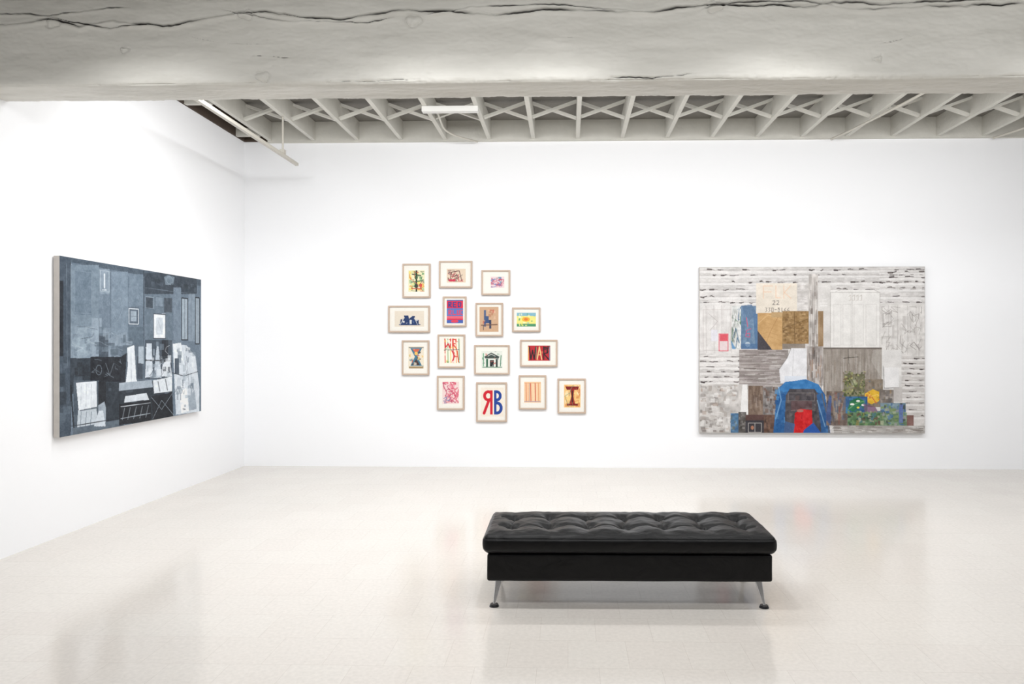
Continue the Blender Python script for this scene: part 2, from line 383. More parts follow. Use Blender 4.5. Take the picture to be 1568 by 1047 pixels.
# ------------------------------------------------------------------ RIGHT PAINTING
def painting_right():
    a=Art(1070,409,1413,662,600,443,(210,207,205),3)
    full=np.ones(a.X.shape)
    a.tex(full,0.06,14,60); a.tex(full,0.04,90,200)
    DK=[(72,64,62),(96,88,86),(58,50,50)]
    def planks(x0,x1,ys,dens,wmax=2.4):
        for y in ys:
            a.line([(x0,y+3),(x1,y+3)],2.4,(230,228,227),.7)
            a.line([(x0,y),(x1,y)],0.6,(160,154,152),0.6)
            x=x0+a.rng.uniform(0,12)
            while x<x1:
                L=a.rng.uniform(3,13)
                if a.rng.rand()<dens:
                    dy=a.rng.uniform(-1.2,1.2)
                    a.line([(x,y+dy),(min(x+L*.5,x1),y+dy+a.rng.uniform(-1,1))],a.rng.uniform(.8,wmax),DK[a.rng.randint(3)],.85)
                    a.line([(min(x+L*.5,x1),y+dy),(min(x+L,x1),y+a.rng.uniform(-.5,.5))],a.rng.uniform(.5,wmax*.6),DK[a.rng.randint(3)],.8)
                x+=L+a.rng.uniform(3,16)
    def sten(x0,y0,x1,y1,n,a_=.7):
        a.bits(x0,y0,x1,y1,n,14,2.5,[(234,232,231),(196,192,190),(178,173,171),(226,223,221)],a_)
    sten(1070,409,1413,470,160)
    planks(1071,1412,[413.5,421,432,443,454,463],0.75,2.6)
    planks(1345,1412,[417,425,433,441],0.9,3)
    # left white panel
    a.rect(1071,466,1126,541,(220,217,215),1,0.035,30,60)
    a.bits(1071,466,1126,541,40,5,40,[(230,228,226),(208,204,202)],.5)
    for x in (1080,1092,1104,1118): a.line([(x,468),(x+1,540)],.6,(165,157,155),.6)
    a.frame(1076,474,1118,536,.6,(178,168,166),.7); a.line([(1084,480),(1098,492),(1086,506)],.6,(150,140,140),.6)
    a.rect(1100,511,1114,537,(222,205,206),1); a.frame(1100,511,1114,537,1.1,(216,96,112)); a.rect(1101,512,1113,522,(214,70,84),.85)
    a.rect(1088,505,1098,522,(222,221,232),.7)
    planks(1071,1133,[546,553,561,569,577,584],0.8)
    sten(1071,541,1131,588,40,.5)
    # left lower plaster
    a.rect(1071,588,1130,662,(192,188,185),1,0.10,40,55)
    a.bits(1071,588,1130,662,120,9,6,[(226,224,222),(150,143,138),(168,150,138),(208,205,202),(132,126,122)],.7)
    a.patches(1071,590,1130,655,30,7,[(228,226,224),(166,158,152),(200,196,192)],.7)
    a.bits(1071,640,1130,662,30,8,5,[(120,112,108),(206,203,200)],.7)
    # blue panel
    a.rect(1120,468,1134,534,(196,198,196),1,0.10,60,90)
    a.scribble(1120,470,1134,532,14,1.0,[(80,120,95),(70,100,130),(235,235,235),(120,130,120)],.85,4)
    a.rect(1134,468,1159,534,(110,136,164),1,0.05,60,70)
    a.bits(1134,468,1159,534,26,6,22,[(96,124,156),(126,150,172),(84,112,142)],.6)
    a.poly([(1134,468),(1150,466),(1158,480),(1146,492)],(88,114,144),.7)
    a.line([(1142,486),(1144,500)],1.2,(196,96,124)); a.line([(1149,503),(1142,506),(1141,515),(1147,516),(1147,510),(1142,511)],1.1,(190,96,130))
    a.ell(1144,527,4,4,(180,194,208)); a.rect(1134,526,1160,534,(70,104,146),.6); a.poly([(1118,520),(1126,534),(1120,534)],(90,140,190),.8)
    a.poly([(1152,480),(1160,476),(1160,534),(1156,534)],(80,112,150),.7)
    # cream sign
    a.rect(1157,434,1219,480,(226,217,204),1,0.02,30,50)
    for pts in ([(1168,457),(1168,438),(1182,438)],[(1168,447),(1180,447)],[(1187,438),(1187,456),(1194,456)],[(1199,438),(1199,457)],[(1209,438),(1200,448),(1210,457)]):
        a.line(pts,1.1,(230,194,166),.9)
    K=(84,78,76)
    for ox in (1182,1188): a.line([(ox,461),(ox+3.4,460.5),(ox+3.4,463),(ox,466.5),(ox+4,466.5)],.7,K)
    for i in range(8):
        ox=1171+i*4.8
        if i==3: a.line([(ox,474),(ox+2.4,474)],.7,K)
        elif i in(0,1): a.line([(ox,471.5),(ox+2.4,471.5),(ox+1,474),(ox+2.4,475.5),(ox,477.5)],.6,K)
        elif i==2: a.line([(ox,471.5),(ox+2.4,471.5),(ox+2.4,477.5),(ox,477.5),(ox,471.5)],.6,K)
        elif i==4: a.line([(ox,471.5),(ox+2.4,471.5),(ox+2.4,477.5),(ox,477.5),(ox,471.5),(ox+2.4,474.5)],.6,K)
        elif i==5: a.line([(ox+1.2,471.5),(ox+1.2,477.5)],.7,K)
        else: a.line([(ox+2.4,471.5),(ox,474),(ox,477.5),(ox+2.4,477.5),(ox+2.4,475),(ox,475)],.6,K)
    a.rect(1219,434,1237,480,(206,202,199),1,0.09,60,60); sten(1219,434,1237,480,20)
    # plywood, osb
    a.rect(1159,479,1197,536,(196,158,108),1,0.035,60,40)
    for k in range(7): a.line([(1160,484+k*7),(1172+k,480+k*7),(1196,487+k*7)],.6,(176,136,88),.5)
    a.line([(1160,495),(1175,482),(1196,490)],.8,(220,186,140),.8); a.line([(1170,530),(1180,505),(1192,482)],.8,(160,118,74),.7)
    a.poly([(1159,506),(1159,536),(1182,536)],(70,66,72)); a.rect(1197,526,1232,534,(150,140,130),1,.06)
    a.rect(1180,478,1196,486,(186,156,114),1)
    a.rect(1197,476,1237,526,(150,120,80),1,0.06,90,80)
    a.bits(1197,476,1237,526,150,5,3.5,[(176,146,104),(124,96,62),(160,128,86),(190,160,118),(110,84,54)],.8)
    a.line([(1215,477),(1216,526)],.8,(100,76,48),.8); a.line([(1197,503),(1237,488)],.8,(100,76,48),.8)
    # post
    a.rect(1237,420,1251,600,(192,187,183),1,0.12,110,24)
    for x in (1239,1242,1245,1248): a.line([(x,425),(x+1,500),(x-.5,600)],.7,(126,116,110),.6)
    a.bits(1237,430,1251,600,40,3,16,[(220,217,214),(140,130,124),(110,100,95)],.7)
    a.rect(1251,476,1259,530,(156,130,100),1,0.08,60,30)
    a.rect(1251,434,1270,476,(214,211,208),1,.03); sten(1251,434,1270,476,14); a.rect(1259,476,1270,533,(208,204,201),1,.04)
    # white doors
    a.rect(1270,444,1345,533,(228,226,223),1,0.012,40,40)
    a.frame(1270,448,1345,533,.8,(170,165,162),.8)
    a.line([(1278,447),(1292,441),(1330,441),(1344,448)],.8,(180,175,172),.8)
    for x0,x1 in ((1275,1286),(1289,1301),(1306,1320),(1324,1340)): a.frame(x0,466,x1,528,.6,(194,190,187),.8)
    for i in range(4): a.line([(1298+i*5.5,454),(1301+i*5.5,452),(1301+i*5.5,460),(1298+i*5.5,460)],.7,(176,166,158),.8)
    a.line([(1303,448),(1303,533)],.8,(180,175,172),.8)
    # sketch panel
    a.rect(1345,465,1412,545,(216,213,210),1,0.05,40,60)
    a.bits(1345,465,1412,545,60,4,26,[(228,226,224),(198,194,191),(186,181,178)],.6)
    a.scribble(1348,470,1408,540,26,.55,[(120,114,111),(150,145,141)],.75,4,.18)
    for x in (1358,1372,1387,1400): a.line([(x,468),(x,543)],.5,(160,153,150),.7)
    a.frame(1350,480,1362,500,.8,(126,122,119),.8)
    # grey weathered wood mid-left
    a.rect(1131,535,1206,592,(158,150,147),1,0.10,16,80)
    a.bits(1131,535,1206,592,150,22,2.2,[(126,117,113),(184,178,175),(200,196,194),(108,99,95),(150,140,140)],.65)
    for y in range(539,592,6): a.line([(1131,y),(1206,y+a.rng.uniform(-1,1))],.7,(96,87,83),.6)
    # white house in middle
    a.poly([(1194,586),(1192,565),(1204,548),(1210,533),(1234,533),(1234,586)],(226,226,229),1,0.03)
    a.line([(1214,534),(1212,585)],.8,(190,190,192),.8); a.rect(1200,575,1234,586,(214,220,230),1,.03)
    a.line([(1192,565),(1204,548),(1210,533)],.8,(110,106,106),.7)
    a.rect(1234,530,1259,585,(168,161,157),1,0.12,110,24)
    a.bits(1234,530,1259,598,46,3,22,[(120,110,105),(206,202,199),(90,82,78),(150,120,100)],.7)
    # weathered brown board
    a.rect(1259,533,1348,606,(152,144,136),1,0.05,110,24)
    a.bits(1259,533,1348,606,110,2.4,34,[(170,163,155),(132,124,116),(142,130,118),(180,174,168)],.55)
    for x in (1272,1285,1296,1308,1322,1336): a.line([(x,534),(x,604)],.6,(116,107,100),.7)
    a.line([(1290,548),(1312,546)],.8,(60,55,50)); a.line([(1297,533),(1298,556)],.7,(80,74,68)); a.rect(1259,532,1348,534,(112,104,98))
    a.poly([(1335,535),(1348,535),(1348,580),(1332,552)],(186,181,175),.5)
    a.rect(1378,545,1412,650,(206,202,199),1,.07,30,60)
    planks(1378,1412,[548,556,564,572,581,590,598,607,616,626,636],0.8,2.2); sten(1378,545,1412,640,40,.5)
    a.rect(1348,535,1378,618,(218,216,214),1,0.04,20,40); a.line([(1350,560),(1352,594),(1374,592)],.8,(120,120,120),.8); a.rect(1352,562,1374,592,(230,229,229),1,.02)
    a.rect(1366,592,1379,614,(176,171,168),.8,.08)
    # strips lower left
    a.rect(1130,588,1145,640,(208,204,201),1,.07); a.poly([(1136,588),(1143,588),(1145,640),(1132,640)],(232,231,230))
    a.rect(1145,590,1167,634,(124,106,93),1,0.07,80,50); a.bits(1145,590,1167,634,40,4,16,[(104,86,76),(146,128,114),(90,76,68),(160,146,136)],.65)
    a.rect(1167,592,1190,636,(124,119,117),1,0.09,80,60); a.bits(1167,592,1190,636,50,6,9,[(84,79,78),(172,167,165),(110,84,72),(140,136,136)],.75)
    a.rect(1118,632,1132,662,(84,120,152),1,.08,80,70); a.bits(1118,632,1132,662,12,5,6,[(60,90,130),(150,170,186),(96,100,90)],.7)
    a.rect(1130,630,1142,662,(92,88,85),1,.08,60,60); a.bits(1130,630,1142,662,14,4,6,[(60,57,56),(150,146,144)],.7)
    a.rect(1141,634,1169,662,(58,56,61),1,.04); a.frame(1145,647,1165,661,1,(182,177,173)); a.line([(1155,647),(1155,661)],.8,(180,175,172)); a.ell(1151,654,2.4,3,(170,120,96))
    a.rect(1141,634,1169,643,(96,68,62),.8); a.rect(1169,634,1186,662,(106,82,71),1,.08,80,60); a.bits(1169,634,1186,662,16,4,7,[(80,62,56),(140,110,92),(60,52,52)],.7)
    # blue house
    a.poly([(1183,662),(1188,608),(1190,594),(1202,584),(1234,581),(1252,588),(1262,604),(1270,662)],(44,94,148),1,0.05,90,60)
    a.poly([(1188,602),(1200,585),(1232,580),(1252,588),(1258,602),(1228,594)],(60,122,180),1,.05)
    a.patches(1184,596,1202,660,16,5,[(38,84,138),(84,140,190),(60,104,150)],.7,1.6)
    a.line([(1187,640),(1195,612),(1191,592)],1.8,(126,166,204),.8)
    a.poly([(1200,662),(1202,605),(1208,595),(1246,595),(1253,605),(1256,662)],(78,74,78),1,0.06,90,60)
    a.patches(1203,600,1250,660,26,5,[(62,58,64),(110,104,104),(96,80,78),(70,78,96)],.7)
    a.frame(1206,601,1246,613,.8,(136,128,126),.8)
    a.rect(1210,613,1242,628,(92,72,74),1,.05,80,60); a.line([(1210,628),(1242,624)],.8,(140,130,130),.7)
    a.poly([(1216,632),(1224,625),(1242,627),(1243,662),(1214,662)],(196,32,36),1,0.05,80,60); a.ell(1224,628,5,2.4,(170,110,100)); a.patches(1216,632,1242,660,10,4,[(214,50,48),(170,26,34)],.7)
    a.poly([(1201,644),(1216,648),(1214,662),(1199,662)],(70,94,134),1); a.poly([(1230,657),(1244,646),(1256,662),(1228,662)],(42,84,160))
    a.poly([(1249,604),(1256,600),(1268,662),(1257,662)],(54,96,146),1,.07,80,60)
    a.line([(1257,602),(1266,640),(1268,662)],1.8,(104,92,86),.8)
    a.line([(1250,612),(1262,652)],1.4,(130,166,196),.8)
    # right foliage collage
    a.rect(1264,598,1296,650,(116,102,94),1,.08,80,60); a.poly([(1270,606),(1284,600),(1288,636),(1276,644)],(146,134,122),.8)
    a.bits(1264,598,1296,650,60,5,12,[(76,70,70),(140,78,66),(92,104,130),(160,150,142),(96,86,80)],.7)
    a.poly([(1262,640),(1268,604),(1272,606),(1270,650)],(60,88,150),.7)
    a.rect(1290,572,1322,606,(116,114,92),1,.08,80,70)
    a.patches(1288,568,1324,606,110,2.8,[(66,76,46),(136,144,84),(172,172,118),(92,104,62),(112,96,72),(150,140,110)],.85)
    a.ell(1306,585,4.5,4.5,(172,178,156),.5); a.line([(1302,580),(1308,592)],.8,(90,96,60))
    a.rect(1322,580,1350,622,(132,120,106),1,.07,80,60); a.bits(1322,580,1350,622,24,5,8,[(150,140,128),(104,92,82),(90,110,130)],.7)
    a.poly([(1322,602),(1334,595),(1344,599),(1344,613),(1332,618),(1322,612)],(222,178,60),1,.05); a.line([(1328,600),(1338,614)],1.3,(196,104,60)); a.line([(1324,608),(1342,603)],1,(240,206,110))
    a.patches(1322,594,1346,618,8,3,[(200,120,60),(238,200,90),(180,150,60)],.8)
    a.rect(1293,606,1326,632,(64,100,142),1,.07,80,60); a.patches(1293,606,1326,632,22,5,[(50,110,90),(70,124,160),(40,80,120),(90,140,110)],.8)
    a.poly([(1296,626),(1300,613),(1312,608),(1322,613),(1314,623),(1304,629)],(48,116,74),.9,.04); a.line([(1297,626),(1308,617),(1321,613)],.8,(130,176,120))
    a.ell(1303,618,3.2,1.6,(232,232,224)); a.ell(1312,613,3,1.5,(236,236,228)); a.ell(1312,623,2.2,1.4,(224,210,80)); a.ell(1320,619,3,1.6,(230,230,228))
    a.poly([(1320,617),(1338,622),(1344,632),(1322,632)],(112,76,108),.7)
    a.rect(1296,630,1352,650,(92,122,88),1,.10,100,80); a.patches(1296,628,1352,650,60,4,[(76,116,124),(140,130,76),(62,76,66),(116,146,98),(102,80,70),(160,160,140)],.85)
    a.rect(1345,596,1366,622,(126,118,112),1,.1,80,60); a.bits(1345,596,1366,622,16,5,6,[(150,126,92),(96,92,92),(170,165,160)],.75)
    a.rect(1346,616,1384,632,(112,134,146),1,.1,80,60); a.rect(1346,630,1386,650,(112,136,108),1,.10,100,80)
    a.patches(1346,616,1386,650,50,4.5,[(76,108,146),(122,142,94),(150,150,150),(72,80,80),(100,130,150),(160,170,140)],.85)
    a.rect(1374,618,1380,646,(96,112,180),.7)
    a.rect(1386,634,1396,650,(124,92,86),1,.06)
    a.rect(1275,650,1413,662,(174,170,166),1,.08,40,80)
    a.bits(1272,650,1413,662,70,16,2,[(120,112,107),(208,205,202),(146,138,132)],.75)
    a.frame(1070,409,1413,662,.9,(150,145,140),.5)
    a.tex(full,0.022,300,220); a.tex(full,0.02,50,40)
    a.A=np.clip(a.A*0.96,0,1)
    w,h=2.81,2.09
    e=empty('abstract_canvas_painting',(3.064,YB-0.055,1.50))
    a.mesh('painted_face',w,h,M_oil,e,y=-0.0005)
    boxes('stretched_canvas',[(-w/2,w/2,0,0.045,-h/2,h/2)],M_canvas_side,e,bevel=0.002)
painting_right()

# ------------------------------------------------------------------ LEFT PAINTING
def painting_left():
    a=Art(0,0,1000,693,500,347,(98,112,126),11)
    full=np.ones(a.X.shape)
    U=lambda px: float(np.interp(px,[85,90,150,200,250,275,307],[-25,0,217,427,671,808,1000]))
    def C(px,py):
        top=391+.1667*(px-85); bot=670-.189*(px-85)
        return (U(px),(py-top)/(bot-top)*693)
    def P(pts,col,al=1.0,tex=0.025): a.poly([C(*p) for p in pts],col,al,tex,50,40)
    def Q(x0,y0,x1,y1,col,al=1.0,tex=0.025): P([(x0,y0),(x1,y0),(x1,y1),(x0,y1)],col,al,tex)
    def Lw(pts,w,col,al=.85): a.line([C(*p) for p in pts],w,col,al)
    def B(x0,y0,x1,y1,n,w,h,cols,al=.7):
        c0=C(x0,(y0));c1=C(x1,(y1)); a.bits(c0[0],c0[1],c1[0],c1[1],n,w,h,cols,al)
    def S(x0,y0,x1,y1,n,w,cols,al=.7,seg=3,reach=.15):
        c0=C(x0,y0);c1=C(x1,y1); a.scribble(c0[0],min(c0[1],c1[1]),c1[0],max(c0[1],c1[1]),n,w,cols,al,seg,reach)
    D=(26,29,35); W=(204,210,216)
    a.tex(full,0.03,12,10)
    a.bits(0,0,1000,693,160,90,90,[(106,121,135),(88,102,116),(116,131,145)],.35)
    # ceiling
    P([(86,391),(307,428),(307,438),(218,422),(106,402)],(70,82,94))
    Lw([(90,394),(108,406),(218,425)],3,(150,162,172),.7)
    # dark column left
    Q(86,391,106,670,(66,77,89)); Q(90,430,95,545,(34,39,46)); Lw([(106,402),(106,660)],4,(40,46,54)); Lw([(100,404),(101,560)],2,(120,133,145),.6)
    B(86,545,106,662,14,50,60,[(40,47,55),(84,96,108),(54,63,73)])
    # wall planes
    Q(106,406,150,540,(108,123,136)); Q(112,414,138,482,(98,113,127)); a.frame(*C(112,414),*C(138,480),2,(126,140,152),.6)
    Q(151,412,166,450,(122,136,149)); a.frame(*C(152,414),*C(165,447),3,(158,170,180)); Lw([(158,420),(158,440)],8,(212,217,222)); Lw([(155,444),(161,444)],3,(204,210,216))
    Lw([(167,410),(167,560)],3,(74,86,98)); Q(168,416,194,520,(112,127,141)); Q(196,420,217,468,(104,119,133))
    Lw([(172,462),(182,456),(186,474),(178,492),(172,478)],2,(144,157,168),.6)
    Q(195,470,211,498,(80,92,105)); a.frame(*C(196,472),*C(210,496),3.5,(196,204,211)); Q(199,476,207,492,(140,153,165)); Lw([(199,484),(207,484)],2,(90,102,114))
    Lw([(218,415),(218,560)],5,(48,55,63))
    # upper right
    Q(219,418,300,450,(54,63,73)); P([(250,424),(256,421),(266,424),(264,436),(252,436)],(104,118,130)); a.ring(*C(258,429),26,18,3,(134,147,158),.8)
    Lw([(219,440),(262,446),(300,450)],3,(100,112,124),.7); B(219,422,300,448,18,50,26,[(44,52,60),(74,85,96)])
    Q(220,450,262,520,(94,108,121)); Q(221,454,232,472,(62,71,81)); a.frame(*C(221,454),*C(233,472),2.5,(128,141,152)); Q(236,454,248,470,(112,126,139)); a.frame(*C(236,454),*C(248,470),2,(74,86,98))
    Q(233,480,252,518,(210,215,220)); a.frame(*C(233,480),*C(252,518),5,(54,61,71)); Q(237,486,248,512,(186,194,202)); Lw([(240,490),(246,508)],2.5,(140,150,160))
    Q(250,456,262,478,(64,73,83)); Q(264,440,276,520,(108,122,136))
    for x0,x1,y0,y1 in ((277,286,456,520),(298,304,455,526)):
        Q(x0,y0,x1,y1,(146,159,170)); a.frame(*C(x0,y0),*C(x1,y1),6,(32,37,44)); Lw([((x0+x1)/2,y0),((x0+x1)/2,y1)],2.5,(42,49,57))
    Q(287,450,297,522,(122,136,149)); Lw([(292,452),(292,520)],2,(90,102,114),.7)
    # mid left planes
    Q(106,500,138,556,(118,133,146)); P([(108,524),(118,502),(130,502),(140,540),(110,556)],(132,147,159),.8)
    Q(138,487,154,545,(132,146,159)); Q(150,510,164,546,(66,76,87)); P([(164,518),(192,507),(196,545),(164,548)],(124,138,151))
    Q(196,500,218,530,(86,100,113)); Q(168,530,190,546,(92,105,118)); Lw([(150,487),(152,545)],2,(60,70,80))
    B(108,498,216,546,34,50,40,[(142,156,168),(90,104,117),(72,84,95),(120,134,147)],.6)
    S(108,500,216,546,14,2,[(160,172,182),(64,74,85)],.6)
    # dark table region
    Q(106,548,190,600,(50,58,67)); B(106,550,136,600,16,60,50,[(36,42,49),(84,96,108),(66,76,87)])
    Q(136,546,186,584,(30,34,41)); a.ring(*C(150,566),17,20,2.5,(116,127,138),.8); Lw([(160,556),(166,574),(172,556)],2,(130,141,152)); S(138,550,184,580,8,2,[(120,131,142),(80,91,102)],.7)
    # white chair
    Q(110,582,150,660,(74,85,96)); P([(114,586),(146,583),(147,622),(118,628)],W); P([(117,628),(146,624),(149,655),(115,662)],(176,185,193))
    for x in (122,130,138): Lw([(x,588),(x-1,622)],2.5,(160,168,176)); Lw([(x,630),(x-2,655)],4,(104,116,127))
    Lw([(106,590),(111,660)],8,(28,32,38)); Lw([(120,628),(147,624)],4,(70,80,90))
    Q(149,584,160,650,(30,34,40)); P([(149,620),(158,614),(166,648),(150,655)],(140,151,162))
    # tall white figure
    Q(186,528,220,592,(84,96,108)); P([(193,532),(204,528),(207,580),(211,590),(190,590),(194,560)],(206,212,218)); Lw([(199,532),(200,588)],3,(150,160,170)); Q(208,545,216,580,(62,71,82)); Q(210,530,218,556,(156,168,179))
    P([(184,545),(192,540),(190,585),(184,588)],(32,36,43))
    # centre bottles
    Q(220,520,262,580,(66,76,87)); P([(222,525),(230,525),(232,575),(220,578)],(186,195,204)); P([(236,548),(238,530),(241,530),(243,548),(246,578),(233,578)],(172,182,192)); Q(246,520,256,545,(38,43,51)); P([(248,550),(258,547),(262,575),(246,576)],(202,208,215))
    Lw([(220,551),(262,552)],5,D); B(220,522,262,578,26,40,36,[(206,212,218),(36,41,48),(112,125,137),(150,161,172)],.75); S(220,524,262,576,8,2,[(214,219,224),(30,34,40)],.8)
    # white right
    P([(263,526),(284,528),(298,545),(304,590),(304,629),(268,634)],(190,198,206)); P([(263,526),(276,524),(280,556),(266,566)],(208,214,220))
    Q(266,548,273,572,(70,80,91)); Lw([(284,545),(288,590),(296,612)],4,(104,115,127)); P([(286,590),(295,585),(300,625),(288,628)],(146,157,168)); Lw([(262,570),(280,575),(302,568)],4,(40,46,54))
    P([(274,600),(284,592),(288,628),(276,632)],(218,222,227)); B(264,530,303,622,34,36,44,[(84,96,108),(216,221,226),(134,146,157),(170,180,190)],.6); S(264,532,303,622,9,2.2,[(60,68,78),(222,226,230)],.8)
    # lower dark
    P([(160,586),(262,582),(264,640),(160,652)],(44,51,59)); B(162,588,262,640,30,50,30,[(30,34,41),(72,83,94),(104,116,128)],.7)
    P([(180,586),(230,581),(232,592),(180,598)],(150,161,172)); P([(190,606),(222,601),(226,611),(188,616)],(196,203,210))
    P([(180,618),(228,612),(230,644),(180,650)],D)
    for i in range(5): Lw([(185+i*9,642-i),(189+i*9,624-i)],2.5,(168,177,186)); 
    Lw([(183,640),(228,632)],2.5,(168,177,186)); Lw([(183,622),(228,616)],3,(200,206,213))
    P([(230,606),(262,600),(264,636),(232,642)],D); Lw([(230,608),(246,626),(262,602)],2.5,(140,150,160)); Lw([(232,640),(246,612),(264,634)],2.5,(140,150,160))
    P([(232,582),(262,576),(262,598),(234,602)],(204,210,216)); Lw([(240,584),(243,598)],6,(44,50,58)); Lw([(252,580),(255,596)],6,(44,50,58))
    P([(108,655),(180,642),(180,652),(110,666)],(84,95,106)); P([(142,652),(150,628),(156,628),(160,652)],(186,194,202))
    Lw([(106,652),(180,640)],3,(30,34,41))
    a.tex(full,0.03,200,140); a.tex(full,0.02,60,50)
    a.A=np.clip(a.A*1.04,0,.9)
    w,h=2.135,1.474
    e=empty('interior_scene_canvas_painting',(XL+0.06,6.50,1.563),math.pi/2)
    a.mesh('painted_face',w,h,M_oil,e,y=-0.0005)
    boxes('stretched_canvas',[(-w/2,w/2,0,0.05,-h/2,h/2)],M_canvas_side,e,bevel=0.002)
painting_left()

# ------------------------------------------------------------------ FRAMED PRINTS
U_=0.00838   # metres per image pixel on the back wall
REFX,REFZ=746.0,523.5  # reference column and row in image pixels
X_REF=-1.038
mat_c=(231,228,220)
def p1(a):
    a.rect(626,414,651,447,(224,218,180)); a.patches(627,415,650,446,34,4,[(226,206,100),(100,150,104),(204,208,150),(220,160,90),(150,180,140),(230,226,200)],.8)
    a.rect(637,414,639.6,447,(44,50,46)); a.line([(632,420),(645,422)],1.6,(50,70,56)); a.line([(631,432),(647,430)],1.4,(50,96,70)); a.line([(631,442),(646,442)],1.2,(180,76,66)); a.ell(638,425,2.6,3,(60,90,66)); a.ell(645,437,2.4,3,(206,84,76)); a.ell(638,438,3,3,(60,70,60)); a.scribble(628,416,650,446,7,.8,[(60,80,66),(190,90,70)],.8,3)
def p2(a):
    a.rect(685,412,714,433,(216,198,176)); a.scribble(687,414,712,431,22,.9,[(190,70,84),(150,84,84),(112,70,68),(206,110,112),(120,110,104)],.85,3,.3); a.line([(690,430),(692,417),(704,415),(708,430)],1.1,(100,64,62)); a.rect(688,428,698,431,(196,60,84))
def p3(a):
    a.rect(752,424,773,441,(222,200,202)); a.scribble(753,425,772,440,26,1.1,[(186,74,94),(110,130,176),(140,110,150),(96,140,146),(196,130,140)],.8,3,.3)
def p4(a):
    a.rect(605,476,650,500,(218,208,192)); N=(42,60,100)
    a.poly([(613,498),(614,489),(620,487),(619,483),(626,483),(627,488),(632,484),(636,484),(636,490),(642,490),(642,498)],N); a.rect(617,491,620,494,(200,200,200)); a.rect(628,490,631,496,(205,205,200)); a.line([(612,497),(644,497)],1.2,N); a.patches(613,483,642,497,14,2.6,[(80,104,146),(205,205,205),(50,70,116),(216,206,190)],.85); a.line([(620,486),(614,496)],.8,(200,200,196)); a.line([(636,488),(640,497)],.8,(200,200,196))
def p5(a):
    a.rect(685,459,710,495,(206,50,76)); R=(48,68,136)
    a.rect(685,459,710,461,(80,100,160)); a.rect(685,472,710,484,(84,118,184)); a.rect(685,484,710,488,(216,100,116))
    a.line([(688,470),(688,463),(691.5,463),(691.5,466),(688,466),(692,470)],1.6,R)
    a.line([(699,463),(695,463),(695,470),(699,470)],1.6,R); a.line([(695,466.5),(698.5,466.5)],1.4,R); a.line([(702.5,463),(702.5,470),(706,469),(706.5,464),(702.5,463)],1.6,R)
    a.line([(688,482),(688,475),(691.5,475),(691.5,478),(688,478),(692,482)],1.4,(214,70,90)); a.line([(694.5,475),(694.5,481.5),(698.5,481.5)],1.4,(214,70,90)); a.line([(701,475),(701,481.5),(704,481.5),(704,475)],1.4,(214,70,90)); a.line([(709,475),(706.5,475),(706.5,481.5),(709,481.5)],1.2,(214,70,90))
    a.rect(685,490,710,495,(70,96,170)); a.ell(697,492,6,2,(214,70,90))
def p6(a):
    a.rect(735,470,764,508,(196,162,132)); a.rect(742,475,745,500,(74,96,132)); a.rect(742,490,753,495,(62,80,120)); a.rect(750,490,753,503,(52,60,86)); a.patches(740,474,760,496,12,4,[(214,180,152),(176,124,96),(190,96,80),(190,156,128)],.7); a.line([(738,498),(762,497)],1.6,(110,82,70)); a.rect(742,484,749,490,(70,88,124)); a.line([(741,498),(741,505)],.9,(80,70,76))
def p7(a):
    a.rect(792,479,821,500,(226,220,130)); a.rect(792,479,821,484,(130,176,190)); a.rect(792,496,821,500,(80,146,106)); a.patches(793,480,820,499,22,2.8,[(84,156,106),(110,168,204),(236,220,90),(236,236,206),(230,224,150)],.75); a.ell(806,489,6,3.6,(228,170,64)); a.ell(806,489,3,2,(214,120,60))
def p8(a):
    a.rect(626,530,650,564,(222,212,192)); a.poly([(629,533),(647,533),(640,546),(647,560),(629,560),(636,546)],(66,116,140)); a.poly([(632,534),(644,534),(638,542)],(204,104,78)); a.poly([(632,559),(644,559),(638,549)],(72,58,58)); a.patches(627,534,649,562,18,3,[(180,80,66),(90,130,140),(224,186,110),(222,212,192),(70,60,62)],.75); a.ell(638,541,2.6,2.6,(228,184,100)); a.line([(627,532),(649,532)],1.1,(60,76,92)); a.rect(627,561,649,564,(156,134,100))
def p9(a):
    a.rect(680,517,706,557,(232,228,212)); R=(198,50,58)
    for i,c in enumerate(((206,70,66),(120,156,110),(228,194,100),(196,60,66),(226,140,90),(90,130,100))): a.line([(682+i*4.3,519),(682.6+i*4.3,555)],1.5,c,.75)
    a.line([(682,519),(683,532),(687,526),(690,533),(691,519)],1.7,R); a.line([(694,533),(694,519),(699,520),(699,526),(694,526),(700,534)],1.7,(210,70,60)); a.line([(681,536),(704,535)],.9,(80,70,70)); a.line([(693,537),(697,545),(693,554)],1.8,R); a.patches(681,519,705,555,20,2.8,[(206,70,66),(110,150,100),(228,194,100),(240,236,222),(240,236,222)],.7); a.line([(701,537),(703,554)],1.6,(206,90,60))
def p10(a):
    a.rect(738,537,770,563,(216,219,210)); a.poly([(742,546),(753,539.5),(766,546),(764,548.5),(744,548.5)],(66,76,72)); a.rect(745,549,748,562,(66,106,84)); a.rect(760,549,763,562,(56,66,64)); a.rect(751,551,757,561,(44,48,50)); a.line([(740,562),(769,562)],1.1,(80,124,96)); a.line([(741,541),(741,560)],1.3,(86,156,112)); a.line([(768,544),(767,560)],1.3,(84,130,104)); a.patches(739,538,769,562,18,2.2,[(180,190,184),(96,140,112),(120,124,122),(200,120,110)],.6); a.line([(748,545),(753,542),(759,545)],.8,(220,222,216))
